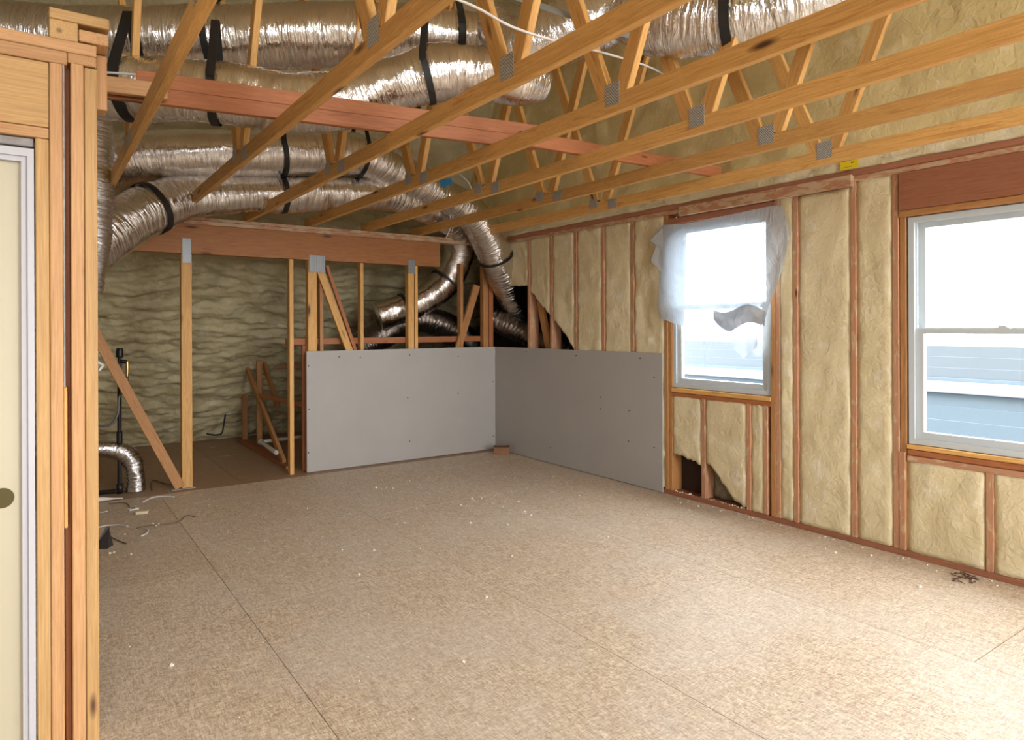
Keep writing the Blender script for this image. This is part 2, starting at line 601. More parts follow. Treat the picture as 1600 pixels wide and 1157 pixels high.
for y in (6.08, 5.68, 5.28, 4.87, 4.475): stud(y)
stud(4.065, m=M_PINE_OLD); stud(4.024, z1=2.33, m=M_PINE_OLD, x0=XS + .006)
stud(3.020, z1=2.33, m=M_PINE_OLD); stud(2.980, m=M_STUD); stud(2.835); stud(2.41); stud(2.137, m=M_STUD); stud(2.096, z1=2.186, m=M_PINE_OLD, x0=XS + .008)
stud(2.10, z1=0.66, m=M_STUD, x0=XS - .004)
for y in (3.67, 3.235): stud(y, z1=.86)
stud(3.085, z1=.86)
for y in (1.62, 1.215): stud(y, z1=.64)
for y in (1.03, 0.99): stud(y)
for y in (0.59, 0.19, -0.21, -0.66, -2.34, -2.70): stud(y)
# boards round the windows
box('sill_board', XS - .004, 4.61, 3.04, 4.005, .893, .930, M_PINE, wr)
box('sill_board', XS + .002, 4.61, 3.04, 4.005, .853, .890, M_RED, wr)
box('sill_board', XS - .004, 4.61, 1.05, 2.072, .684, .712, M_PINE, wr)
box('sill_board', XS + .004, 4.61, 1.05, 2.072, .645, .681, M_RED, wr)
box('sill_board', XS - .002, 4.61, 1.05, 2.072, .606, .642, M_STUD, wr)
box('header_board', XS - .012, 4.61, 1.02, 2.112, 2.188, 2.425, M_HEADER, wr)
box('header_board', XS - .008, 4.61, 1.02, 2.112, 2.146, 2.186, M_PINE_OLD, wr)
box('ledger_board', XS - .040, XS - .004, 2.401, 3.890, 2.392, 2.470, M_PLATE_W, wr)
box('header_board', XS - .004, 4.61, 3.0, 4.045, 2.334, 2.388, M_HEADER, wr)
member('diagonal_brace', (4.55, 5.95, 1.75), (4.55, 5.70, .9), .089, .038, (1, 0, 0), M_PINE_OLD, wr)


def bay(y0, y1, zlo, zhi, seed, prof=0.0, amp=.010, nm='foam_panel'):
    """foam filling one stud bay; zlo may be a function of y (a ragged lower edge)"""
    lo = zlo if callable(zlo) else (lambda y: zlo)
    hm = zhi - min(lo(y0), lo(y1))
    nu, nv = max(8, int((y1 - y0) / .028)), max(10, int(hm / .028))

    def fn(a, b):
        y = y0 + (y1 - y0) * a
        zl = lo(y)
        z = zl + (zhi - zl) * b
        e = 0.007 * noise.noise(Vector((seed, z * 14, 0)))
        yy = y + (e if a in (0, 1) else 0)
        d = prof + amp * noise.noise(Vector((y * 8, z * 6, seed))) + amp * .55 * noise.noise(Vector((y * 24, z * 19, seed + 3)))
        rim = min(a, 1 - a) * (y1 - y0)
        d -= 0.010 * max(0, 1 - rim / .03) ** 2
        return Vector((XS + .002 - d, yy, z)), Vector((-1, 0, 0))
    return patch(nm, fn, nu, nv, M_FOAM, wr, .06)


def diag(pts, jag, seed):
    P_ = sorted(pts)
    def f(y):
        z = P_[0][1] if y <= P_[0][0] else P_[-1][1]
        for (a, za), (b, zb) in zip(P_, P_[1:]):
            if a <= y <= b: z = za + (zb - za) * (y - a) / (b - a)
        return z + jag * noise.noise(Vector((y * 26, seed, 0)))
    return f


hole = diag([(p.y, p.z) for p in (P(760, 380, X=XS), P(800, 440, X=XS), P(832, 458, X=XS), P(848, 480, X=XS), P(870, 505, X=XS), P(888, 530, X=XS), P(897, 548, X=XS))]
            + [(4.0, .04)], .03, 1)
bay(6.10, 6.74, lambda y: 1.93 + .05 * noise.noise(Vector((y * 20, 0, 0))), 2.426, 11, amp=.02)
bay(5.70, 6.06, hole, 2.426, 12)
bay(5.30, 5.66, hole, 2.426, 13)
bay(4.89, 5.26, .05, 2.426, 14)
bay(4.495, 4.85, .05, 2.426, 15)
bay(4.085, 4.455, .05, 2.426, 16, amp=.014)
bay(2.855, 2.962, .04, 2.426, 17, .002)
bay(2.430, 2.815, .04, 2.392, 18)
bay(2.157, 2.390, .04, 2.426, 19)
h1 = diag([(P(1064, 712, X=XS).y, P(1064, 712, X=XS).z), (P(1078, 718, X=XS).y, P(1078, 718, X=XS).z), (P(1096, 728, X=XS).y, P(1096, 728, X=XS).z)], .03, 4)
h2 = diag([(p.y, p.z) for p in (P(1106, 725, X=XS), P(1120, 740, X=XS), P(1135, 765, X=XS), P(1148, 784, X=XS))] + [(3.25, .05)], .03, 5)
bay(3.69, 4.004, h1, .858, 20)
bay(3.256, 3.65, h2, .858, 21)
bay(3.105, 3.214, .04, .858, 22)
bay(1.64, 2.075, .04, .608, 23)
bay(1.235, 1.60, .04, .608, 24)
bay(1.05, 1.195, .04, .608, 25)
yy = [1.01, 0.59, 0.19, -0.21, -0.66]
for k, (b, a) in enumerate(zip(yy, yy[1:])): bay(a + .02, b - .02, .04, 2.426, 30 + k)
bay(-2.68, -2.36, .04, 2.426, 40)
bay(-2.30, -0.70, .04, .70, 41)
bay(-2.30, -0.70, 2.16, 2.426, 42)
# thin grey crust of foam left deep in the torn bay
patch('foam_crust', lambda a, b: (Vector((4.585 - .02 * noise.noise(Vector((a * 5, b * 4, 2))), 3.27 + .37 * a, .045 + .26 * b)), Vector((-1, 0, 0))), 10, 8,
      plain('grey_brown_foam', (0.20, 0.17, 0.12), .8, 0, .3, 25), wr, .02)
patch('foam_blanket', lambda a, b: (Vector((4.475 - .020 * noise.noise(Vector((a * 50, b * 15, 7))) - .010 * noise.noise(Vector((a * 160, b * 50, 9))),
                                           -3 + 12.5 * a, 2.598 + 2.45 * b)), Vector((-1, 0, 0))), 330, 64, M_FOAM_GABLE, wr, .1)

patch('foam_lip', lambda a, b: (Vector((XS - .012 - .016 * noise.noise(Vector((a * 60, b * 3, 3))) - .008 * noise.noise(Vector((a * 230, b * 9, 5))),
                                      -2.95 + 9.6 * a, 2.508 + .10 * b + .010 * noise.noise(Vector((a * 40, b, 1))))), Vector((-1, 0, 0))), 320, 8,
      foam_mat('pale_foam', (0.72, 0.64, 0.42), (0.62, 0.53, 0.32), (0.76, 0.72, 0.60), 30, 0.2, 0.4), wr, .04)
# ------------------------------------------------------------------ windows
def window(name, w, rail, lower_wide):
    y0, y1, z0, z1 = w
    st = struct(name)
    xa, xb = 4.500, 4.60
    bm = bmesh.new()
    t = .034
    for a in ((y0, y0 + t, z0, z1), (y1 - t, y1, z0, z1), (y0 + t, y1 - t, z0, z0 + t), (y0 + t, y1 - t, z1 - t, z1)):
        add_box(bm, xa, xb, *a)
    for a in ((y0 + t, y0 + t + .010, z0 + t, z1 - t), (y1 - t - .010, y1 - t, z0 + t, z1 - t)):
        add_box(bm, xa + .02, xa + .034, *a)
    from_bm('window_frame', bm, M_VINYL, st)
    for k, (za, zb, xs, s) in enumerate(((z0 + t, rail + .018, xa + .016, .046), (rail - .016, z1 - t, xa + .055, .040))):
        bm = bmesh.new()
        ya, yb = y0 + t + .002, y1 - t - .002
        for a in ((ya, ya + s, za, zb), (yb - s, yb, za, zb), (ya + s, yb - s, za, za + s), (ya + s, yb - s, zb - .034, zb)):
            add_box(bm, xs, xs + .036, *a)
        sash = from_bm('sash', bm, M_VINYL, st)
        bm = bmesh.new()
        add_box(bm, xs + .016, xs + .020, ya + s, yb - s, za + s, zb - .034)
        from_bm('pane', bm, M_GLASS, sash)
    bm = bmesh.new()
    yc = (y0 + y1) / 2
    add_box(bm, xa + .018, xa + .05, yc - .032, yc + .032, rail + .018, rail + .026)
    add_box(bm, xa + .020, xa + .045, yc - .018, yc + .024, rail + .026, rail + .034)
    from_bm('sash_lock', bm, M_VINYL, st)
    return st


window('window_1', W1, 1.62, True)
window('window_2', W2, 1.424, True)
window('added_window', W3, 1.424, True)  # out of view, added for its daylight

# ------------------------------------------------------------------ knee wall at the far end
wb = struct('wall_back')
box('beam', 0.16, 3.735, YS - .004, YS + .085, 2.141, 2.412, M_BEAM, wb)
box('top_plate', -1.2, 4.48, YS - .010, YS + .11, 2.413, 2.448, M_PLATE_W, wb)
box('top_plate', -1.2, 4.48, YS + .004, YS + .11, 2.449, 2.480, M_PLATE_W, wb)
for x0, x1, z0, z1, m, dy in [(1.068, 1.157, 0, 2.14, M_PINE, 0), (2.042, 2.083, 0, 2.14, M_PINE, 0), (2.232, 2.322, 0, 2.14, M_PINE, .014),
                              (2.365, 2.403, 0, 2.14, M_PINE_OLD, .05), (2.79, 2.828, 0, 2.14, M_PINE, .02), (3.345, 3.416, 0, 2.14, M_PINE, .014),
                              (3.430, 3.466, 0, 2.14, M_PINE, .02), (4.02, 4.058, 0, 2.2, M_PINE_OLD, .03), (4.33, 4.40, 0, 2.41, M_PINE_OLD, .02), (4.41, 4.47, 0, 2.41, M_RED, .02)]:
    box('stud', x0, x1, YS + dy, YS + dy + .075, z0, z1, m, wb)
member('brace', (2.335, YS + .03, 2.11), (2.73, YS + .03, 1.05), .075, .038, (0, 1, 0), M_PINE, wb)
member('brace', (2.435, YS + .05, 2.10), (2.80, YS + .05, 1.05), .036, .038, (0, 1, 0), M_RED, wb)
member('brace', (4.26, YS + .06, 1.95), (3.93, YS + .06, 1.0), .085, .038, (0, 1, 0), M_PINE_OLD, wb)
member('brace', (0.30, YS + .02, 1.64), (1.05, YS - .01, 0.02), .085, .038, (0, 1, 0), M_PINE_OLD, wb)
box('rail', 2.04, 4.45, YS + .10, YS + .138, 1.285, 1.350, M_RED, wb)
box('bottom_plate', 2.23, 4.47, YS + .002, YS + .09, 0, .038, M_PINE_OLD, wb)
box('shim', .98, 1.18, YS - .03, YS + .08, 0.0005, .008, M_SHIM, wb)
for x0, x1, z0, z1 in [(1.078, 1.150, 2.055, 2.275), (2.238, 2.402, 2.02, 2.19), (3.336, 3.420, 2.05, 2.20)]:
    yf = YS - .0075
    bm = bmesh.new()
    add_box(bm, x0, x1, yf, yf + .003, z0, z1)
    n = 7
    for k in range(n):
        if z1 - z0 > .2: add_box(bm, x0 + .004, x1 - .004, yf - .003, yf, z0 + (k + .25) * (z1 - z0) / n, z0 + (k + .70) * (z1 - z0) / n)
        else: add_box(bm, x0 + (k + .25) * (x1 - x0) / n, x0 + (k + .70) * (x1 - x0) / n, yf - .003, yf, z0 + .004, z1 - .004)
    from_bm('connector_plate', bm, M_ZINC, wb)

# short framed side of the storage space behind the knee wall
wa = struct('wall_attic')
box('bottom_plate', 2.09, 2.18, 7.05, 9.12, 0, .03, M_RED, wa)
box('stud', 2.14, 2.20, 9.05, 9.10, .03, .62, M_PINE_OLD, wa)
box('stud', 2.21, 2.27, 8.62, 8.67, .03, 1.05, M_PINE_OLD, wa)
box('stud', 2.20, 2.24, YS + .10, YS + .14, .0, 1.28, M_RED, wa)
member('brace', (2.15, 9.0, 1.02), (2.13, 7.25, .03), .075, .038, (1, 0, 0), M_PINE_OLD, wa)
member('brace', (2.33, 8.75, 1.0), (2.28, 8.0, .55), .07, .038, (1, 0, 0), M_PINE_OLD, wa)
member('rail', (2.16, 8.3, .66), (2.26, 6.9, .66), .06, .038, (0, 0, 1), M_RED, wa)
member('rail', (2.15, 9.05, .95), (2.9, 8.7, .95), .05, .038, (0, 0, 1), M_PINE_OLD, wa)

# side attic behind the unboarded studs, its gloom put into a near-black lining
wk = struct('wall_side_attic')
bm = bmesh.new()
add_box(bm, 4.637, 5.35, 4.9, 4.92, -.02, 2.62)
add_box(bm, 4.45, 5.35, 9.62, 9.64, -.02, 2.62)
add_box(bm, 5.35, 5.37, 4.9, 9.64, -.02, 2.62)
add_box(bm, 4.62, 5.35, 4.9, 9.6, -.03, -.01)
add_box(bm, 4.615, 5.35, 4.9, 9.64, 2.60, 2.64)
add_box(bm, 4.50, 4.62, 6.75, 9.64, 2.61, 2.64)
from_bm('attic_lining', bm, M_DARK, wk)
M_CLAD = plain('side_wing_cladding', (0.15, 0.178, 0.206), .7)
bm = bmesh.new()
z = -3.0
while z < 2.6:
    add_box(bm, 4.66, 5.40 - .006, 4.872, 4.894, z, z + .176)
    add_box(bm, 5.376, 5.40, 4.894, 9.66, z, z + .176)
    z += .18
add_box(bm, 4.66, 5.44, 4.84, 9.70, 2.66, 2.72)
from_bm('outer_cladding', bm, M_CLAD, wk)

# ------------------------------------------------------------------ roof underside: foam on the rake, flat above
ce = struct('ceiling')


def rake(a, b):
    x, y = -1.3 + 6.65 * a, Y0 + .05 - 3.45 * b
    z = SL * (Y0 - y)
    s = (Y0 - y) * 1.79
    n = Vector((0, -SL, -1)).normalized()
    wv = noise.noise(Vector((x * 1.1, s * 1.1, 9))) * .6
    d = .045 * noise.noise(Vector((x * 2.6 + wv, s * 8.5 + 2 * wv, 0))) + .032 * noise.noise(Vector((x * 6.5 + wv, s * 19 + 3 * wv, 5))) + .015 * noise.noise(Vector((x * 15, s * 42, 2)))
    k = max(0, min(1, (3.2 - z) / 1.5)) * .7 + .3
    return Vector((x, y, z)) + n * d * k, n


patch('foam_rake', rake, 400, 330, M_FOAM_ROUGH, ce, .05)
patch('foam_flat', lambda a, b: (Vector((-3.05 + 7.7 * a, -3.05 + 9.3 * b, 5.03 + .02 * noise.noise(Vector((a * 30, b * 36, 0))))), Vector((0, 0, -1))), 60, 70, M_FOAM, ce, .05)

# ------------------------------------------------------------------ partition with the door, nearest on the left
wl = struct('wall_left')
YP = 2.811


def ps(x0, x1, z0, z1, m, nm='stud', y=YP, d=.089):
    return box(nm, x0, x1, y, y + d, z0, z1, m, wl)


ps(.1375, .1755, 0, 2.383, M_FIR)
ps(.0965, .1355, 0, 2.390, M_FIR_PINK)
box('spacer', .0762, .0958, YP + .045, YP + .089, 0, 2.395, M_RED, wl)
box('spacer', .0735, .0790, YP + .004, YP + .045, 1.26, 2.40, M_SHIM, wl)
box('spacer', .0735, .0840, YP + .002, YP + .045, .77, 1.26, M_PINE, wl)
ps(.0355, .0730, 0, 2.40, M_FIR_PINK)
ps(-.0045, .0335, 0, 2.113, M_FIR)
ps(-3.0, .0335, 2.153, 2.376, M_FIR, 'header_board')
ps(-3.0, .0335, 2.115, 2.151, M_FIR_PINK, 'header_board')
ps(-3.0, .0870, 2.378, 2.4225, M_FIR_PINK, 'top_plate', YP - .006)
ps(.0875, .1745, 2.389, 2.4245, M_FIR_PINK, 'top_plate', YP)
ps(-3.0, .1745, 2.4255, 2.466, M_FIR_PINK, 'top_plate')
box('filler', -.9, -.008, YP + .02, YP + .089, 2.084, 2.113, M_SHIM, wl)
for x0, x1, z0, z1, dy, m in [(.036, .120, 2.468, 2.535, .01, M_FIR), (.122, .212, 2.474, 2.515, .004, M_FIR_PINK), (.036, .215, 2.537, 2.575, .012, M_FIR)]:
    box('blocking', x0, x1, YP + dy, YP + .13, z0, z1, m, wl)
box('blocking', .178, .214, YP + .10, YP + .188, 2.27, 2.47, M_FIR_PINK, wl)
box('bottom_plate', -.1, .1755, YP + .09, YP + .095, 0, .04, M_FIR, wl)
box('lining', -3.0, -.95, YP + .01, YP + .08, 0, 2.15, M_BOARD, wl)

d1 = struct('door_1')
bm = bmesh.new()
add_box(bm, -.0265, -.0085, YP - .006, YP + .11, 0, 2.072)
add_box(bm, -.95, -.0265, YP - .006, YP + .11, 2.045, 2.072)
add_box(bm, -.044, -.0265, YP + .006, YP + .03, 0, 2.045)
add_box(bm, -.95, -.044, YP + .006, YP + .03, 2.028, 2.045)
from_bm('door_frame', bm, M_JAMB, d1)
slab = box('door_slab', -.90, -.0290, YP + .031, YP + .068, .01, 2.040, M_DOOR, d1)
kp = P(3, 779, Y=YP + .03)
bm = bmesh.new()
bmesh.ops.create_cone(bm, cap_ends=True, segments=28, radius1=.034, radius2=.034, depth=.004)
from_bm('knob_bore', bm, M_HOLE, slab, False, Matrix.Translation((kp.x, YP + .0305, kp.z)) @ Matrix.Rotation(math.pi / 2, 4, 'X'))

# ------------------------------------------------------------------ the room behind the camera
wx = struct('wall_rear')
bm = bmesh.new()
xs = [-3.05, REAR[0][0], REAR[0][1], REAR[1][0], REAR[1][1], 4.65]
for a, b in ((0, 1), (2, 3), (4, 5)): add_box(bm, xs[a], xs[b], -3.1, -3.0, 0, 5.1)
for x0, x1, z0, z1 in REAR:
    add_box(bm, x0, x1, -3.1, -3.0, 0, z0)
    add_box(bm, x0, x1, -3.1, -3.0, z1, 5.1)
from_bm('rear_lining', bm, M_WALL, wx)
ww = struct('wall_west')
bm = bmesh.new()
add_box(bm, -3.15, -3.05, -3.1, 2.9, 0, 5.1)
add_box(bm, -1.4, -1.3, 2.9, 9.6, 0, 5.1)
add_box(bm, -3.1, -1.3, 2.9, 3.0, 0, 5.1)
from_bm('west_lining', bm, M_WALL, ww)

# ------------------------------------------------------------------ plasterboard sheets
def sheet(name, x0, x1, y0, y1, holes, label):
    o = box(name, x0, x1, y0, y1, 0.005, 1.222, M_BOARD, None, ch=.0015)
    bm = bmesh.new()
    for p, ax in holes:
        R = Matrix.Rotation(math.pi / 2, 4, 'X' if ax == 'y' else 'Y')
        bmesh.ops.create_cone(bm, cap_ends=True, segments=8, radius1=.007, radius2=.007, depth=.002, matrix=Matrix.Translation(p) @ R)
    tag(from_bm('screw_heads', bm, M_SCREW, o), kind='stuff')
    return tag(o, label, 'plasterboard')


sheet('plasterboard_sheet', 2.205, XW, YB, YB + .0125,
      [(P(x, y, Y=YB - .001), 'y') for x, y in ((483, 640), (482, 708), (482, 572), (530, 558), (563, 559), (640, 555), (716, 557), (637, 622), (770, 597), (716, 615), (771, 682), (640, 690))],
      'grey plasterboard sheet facing the camera, screwed low across the far knee wall')
sheet('plasterboard_sheet', XW, XW + .0125, P(1035, 700, X=XW).y, YB - .001,
      [(P(x, y, X=XW - .001), 'x') for x, y in ((938, 621), (938, 639), (983, 642), (982, 690), (822, 550), (900, 556), (1000, 560), (860, 700), (1022, 590), (1022, 700))],
      'shaded brownish plasterboard sheet under the window wall studs, left of the covered window')

# ------------------------------------------------------------------ roof trusses
TX = [0.4436 + .6096 * i for i in range(7)]


def make_truss():
    t = empty('roof_truss', (TX[6], 4.45, 2.481))
    x = TX[6]
    box('bottom_chord', x - .019, x + .019, -2.8, 6.93, 2.482, 2.571, M_PINE, t)
    k = .42
    zt = 4.95
    for yj, s in ((4.53, 1), (4.40, -1), (2.43, 1), (2.32, -1)):
        member('web', (x, yj, 2.572), (x, yj + s * k * (zt - 2.572), zt), .085, .037, (1, 0, 0), M_PINE, t)
    box('top_chord', x - .019, x + .019, .9, 5.9, 4.93, 4.99, M_PINE, t)
    for y0, y1, z0, z1 in ((4.50, 4.60, 2.520, 2.600), (4.25, 4.36, 2.488, 2.566), (2.325, 2.425, 2.520, 2.625)):
        box('connector_plate', x - .0215, x - .0195, y0, y1, z0, z1, M_GALV, t, along=1, ch=0)
        box('connector_plate', x + .0195, x + .0215, y0, y1, z0, z1, M_GALV, t, along=1, ch=0)
    return t


truss0 = make_truss()
WORDS = ['bare pine roof truss nearest the window wall, directly above the yellow sticker',
         'second bare pine roof truss out from the window wall',
         'third bare pine roof truss out from the window wall',
         'middle bare pine roof truss, fourth from the window wall, under the ribbed foil duct end',
         'fifth bare pine roof truss from the window wall, with the white cable crossing over it',
         'sixth bare pine roof truss from the window wall, crossing the long foil ducts',
         'leftmost bare pine roof truss, steepest in view, beside the partition top']
TR = {}
for n in range(7):
    i = 6 - n
    if n == 0:
        r = truss0
    else:
        r = truss0.copy()
        COL.objects.link(r)
        r.location = (TX[i], 4.45, 2.481)
        for ch in list(truss0.children):
            c = ch.copy()
            COL.objects.link(c)
            c.parent = r
            c.matrix_parent_inverse = ch.matrix_parent_inverse.copy()
    tag(r, WORDS[n], 'truss', 'roof trusses in a row')
    TR[i] = r

# lateral brace boards lying over the bottom chords
a, b = P(241, 161.6, Z=2.572), P(766, 225, Z=2.572)
d = (b - a).normalized()
nrm = Vector((-d.y, d.x, 0))
A, B = a - d * .30, a + d * ((2.56 - a.x) / d.x)


def brace(name, A, B, z, off, m, w=.089):
    return member(name, A + nrm * off + Vector((0, 0, z - 2.572)), B + nrm * off + Vector((0, 0, z - 2.572)), .038, w, (0, 0, 1), m)


tag(brace('brace_board', A, B, 2.572 + .040, .019, M_RED, .078), 'long reddish brace board resting on the truss bottom chords, lower of the pair', 'board')
tag(brace('brace_board', A + d * .22, B + d * .1, 2.572 + .1195, .030, M_RED, .078), 'reddish brace board standing on the lower brace board, white cable along its top', 'board')
tag(member('brace_board', A + d * .0 - nrm * .045 + Vector((0, 0, .048)), A + d * .36 - nrm * .045 + Vector((0, 0, .048)), .038, .075, (0, 0, 1), M_FIR_PINK),
    'short pale board end lapped on the brace board beside the partition', 'board')
a2, b2 = P(836.6, 230, Z=2.572), P(1110, 275, Z=2.572)
d = (b2 - a2).normalized()
nrm = Vector((-d.y, d.x, 0))
tag(brace('brace_board', a2 - d * .10, b2 + d * .12, 2.572 + .046, .02, M_RED), 'short reddish brace board near the window wall, crossing the last three trusses', 'board')

# ------------------------------------------------------------------ ducts
def px(lst):
    """control points of a duct: (photo x, photo y, depth y, radius)"""
    return [tuple(P(x, y, Y=Y)) + (r,) for x, y, Y, r in lst]


def duct(pts, label, mat=M_FOIL, fold=.003, lump=.014, pitch=.05, seg=40, seed=0, name='foil_duct', grp='foil wrapped ducts'):
    o = tube(name, pts, mat, None, seg, .013, fold, lump, pitch, True, seed)
    return tag(o, label, 'duct', grp)


D1 = px([(-90, 52, 5.30, .205), (60, 60, 5.15, .205), (200, 62, 4.85, .20), (330, 60, 4.62, .20), (450, 57, 4.42, .20), (560, 55, 4.22, .20), (660, 58, 4.05, .20), (740, 66, 3.95, .19), (790, 72, 3.9, .17)])
D2 = px([(120, 140, 4.45, .17), (190, 138, 4.32, .17), (260, 138, 4.2, .17), (350, 146, 4.08, .17), (450, 158, 3.98, .165), (545, 156, 3.88, .165), (620, 130, 3.75, .165), (690, 113, 3.62, .165), (760, 115, 3.5, .165), (815, 125, 3.4, .16), (846, 133, 3.38, .12)])
D4 = px([(150, 262, 6.25, .20), (215, 246, 6.2, .20), (300, 240, 6.15, .20), (400, 240, 6.12, .20), (500, 238, 6.1, .20), (570, 245, 6.12, .195), (630, 275, 6.22, .19), (690, 305, 6.32, .18), (735, 332, 6.38, .19), (763, 372, 6.45, .20), (779, 415, 6.55, .19), (802, 470, 6.75, .17), (840, 540, 7.0, .16)])
D5 = px([(110, 405, 5.7, .20), (165, 368, 5.85, .20), (222, 332, 6.0, .195), (290, 308, 6.15, .18), (360, 304, 6.2, .165), (450, 303, 6.22, .165), (540, 302, 6.25, .165), (610, 305, 6.3, .165), (665, 325, 6.45, .165), (706, 348, 6.72, .17), (718, 378, 6.95, .178), (711, 415, 7.03, .18), (684, 452, 7.08, .18), (645, 476, 7.12, .165), (590, 495, 7.2, .16)])
D3 = px([(985, 20, 2.78, .17), (1040, 34, 2.55, .185), (1110, 34, 2.33, .185), (1180, 22, 2.12, .185), (1260, 2, 1.92, .185), (1360, -30, 1.72, .18)])
D6 = px([(770, 40, 3.55, .12), (805, 72, 3.35, .15), (850, 62, 3.20, .17), (905, 40, 3.05, .18), (960, 18, 2.92, .18), (1000, -20, 2.85, .18)])
duct(D1, 'long thick foil duct running along the top, above every other duct', seed=1)
duct(D2, 'sagging foil duct lying over the red brace boards, bulging at its right end', seed=2, fold=.003, lump=.022)
duct(D4, 'upper foil duct above the far beam, turning down at the corner into the side attic', seed=4)
duct(D5, 'lower foil duct on the truss ends above the far beam, elbow hanging at its left', seed=5, fold=.004, lump=.018)
duct(D3, 'short fat ribbed foil duct at the top right with one black strap', M_FLEX, .007, .018, .042, seed=3)
duct(D6, 'ribbed foil duct end at the top centre behind the grey steel strip', M_FLEX, .010, .014, .035, seed=6)
duct([(.315, 5.62, 3.2, .15), (.30, 5.6, 2.5, .15), (.30, 5.58, 2.1, .14), (.27, 5.6, 1.72, .11)], 'upright foil duct half hidden behind the partition studs', M_FLEX, .008, .012, .035, seed=7)
duct(px([(560, 545, 7.5, .17), (650, 500, 7.35, .17), (720, 525, 7.3, .17), (760, 560, 7.3, .16)]), 'dark foil duct low behind the knee wall studs', M_FOIL_SHADED, .012, .02, .045, seed=8)
duct([(4.55, 6.9, 1.55, .13), (4.85, 6.55, 1.35, .14), (5.1, 6.1, 1.1, .15)], 'dark foil duct dropping into the side attic behind the bare wall studs', M_FOIL_SHADED, .012, .02, .05, seed=9)
e0 = P(212, 768, Z=0)
duct([(e0.x, e0.y, 0.01, .088), (e0.x - .005, e0.y, .16, .085), (e0.x - .06, e0.y + .01, .31, .085), (e0.x - .19, e0.y + .03, .385, .082), (e0.x - .45, e0.y + .05, .42, .08)],
     'small bare foil flex elbow rising from the floor beside the black pipe', M_FLEX, .012, .020, .028, 28, 10, 'flex_duct')


# ------------------------------------------------------------------ black straps round the ducts
def strap(D, x, label, top=None, a0=-200, a1=20, w=.045, sway=0.0, slack=.012, lo=False):
    """a webbing band under a duct at the control-point parameter x, its ends going up to height top"""
    S = spline(D, .02)
    FR = frames(S)
    i = min(len(FR) - 2, max(1, int(x * (len(FR) - 1))))
    c, t, sd, up = FR[i]
    r = S[i][3] + slack
    z = Vector((0, 0, 1))
    if abs(t.z) < .8:
        sd = t.cross(z).normalized()
        up = sd.cross(t).normalized()
    pts = []
    n = 22
    for k in range(n + 1):
        a = math.radians(a0 + (a1 - a0) * k / n)
        pts.append(c + (sd * math.cos(a) + up * math.sin(a)) * r)
    if top is not None:
        hook = c + t * sway
        hook.z = top
        pts = [hook + Vector((0, 0, 0)) + sd * -.01] + pts + [hook + sd * .01]
    return tag(ribbon('duct_strap', pts, t, w, M_BLACK), label, 'strap', 'black duct straps')


def at(D, px_):
    """parameter of the duct sample seen at photo column px_"""
    S = spline(D, .02)
    best, bi = 1e9, 0
    for i, s in enumerate(S):
        v = Vector(s[:3])
        f = v.x * math.sin(YAW) + v.y * math.cos(YAW)
        q = 800 + F * (v.x * math.cos(YAW) - v.y * math.sin(YAW)) / f
        if abs(q - px_) < best: best, bi = abs(q - px_), i
    return bi / (len(S) - 1)


strap(D2, at(D2, 205), 'black strap hanging in an A shape beside the partition top', 3.22, w=.06)
strap(D2, at(D2, 338), 'black strap on the sagging duct between the two leftmost trusses', 3.2)
strap(D2, at(D2, 668), 'black strap pinching the sagging duct just left of its bulge', 3.35, w=.04)
strap(D1, at(D1, 712), 'black strap hanging straight down at the top centre', 3.8, w=.045)
strap(D1, at(D1, 330), 'black strap under the long top duct near its left third', 3.7, -190, 10, .04)
strap(D4, at(D4, 437), 'black strap crossing both far ducts at the middle of the beam', 3.6)
strap(D5, at(D5, 440), 'short black strap round the lower far duct below the middle strap', None, -250, 70, .045)
strap(D4, at(D4, 563), 'black strap on the upper far duct where it starts to turn down', 3.6, w=.04)
strap(D5, at(D5, 235), 'wide black strap slanting across the elbow of the lower far duct', None, -180, 180, .05, slack=.018)
strap(D3, at(D3, 1152), 'black strap round the fat ribbed duct at the top right', None, -180, 180, .05, slack=.014)
S5 = len(D5)
strap(D5, 0.845, 'black band round the upright duct at the end of the beam', None, -180, 180, .03)
strap(D5, 0.945, 'black band holding the duct elbow to the knee wall post', None, -180, 180, .03)
strap(D4, at(D4, 775), 'black band round the duct that dives into the side attic', None, -180, 180, .03)

tag(ribbon('duct_strap', [P(316, 17, Y=4.95), P(330, 6, Y=4.95), P(352, -10, Y=4.95)], (0, .6, 1), .05, M_BLACK), 'loose black strap end slanting above the long top duct', 'strap', 'black duct straps')
tag(ribbon('duct_strap', [P(660, 152, Y=3.95), P(649, 172, Y=3.95), P(636, 188, Y=3.95)], (1, 0, .3), .045, M_BLACK), 'black strap tail dangling under the sagging duct over the red board', 'strap', 'black duct straps')

# steel strip beside the ribbed duct
a, b = P(800, -6, Y=2.95), P(1008, 64, Y=2.45)
tag(member('steel_strip', a, b, .055, .004, (0, -1, .3), M_STEEL), 'grey steel strip along the ribbed duct at the top centre', 'strip')

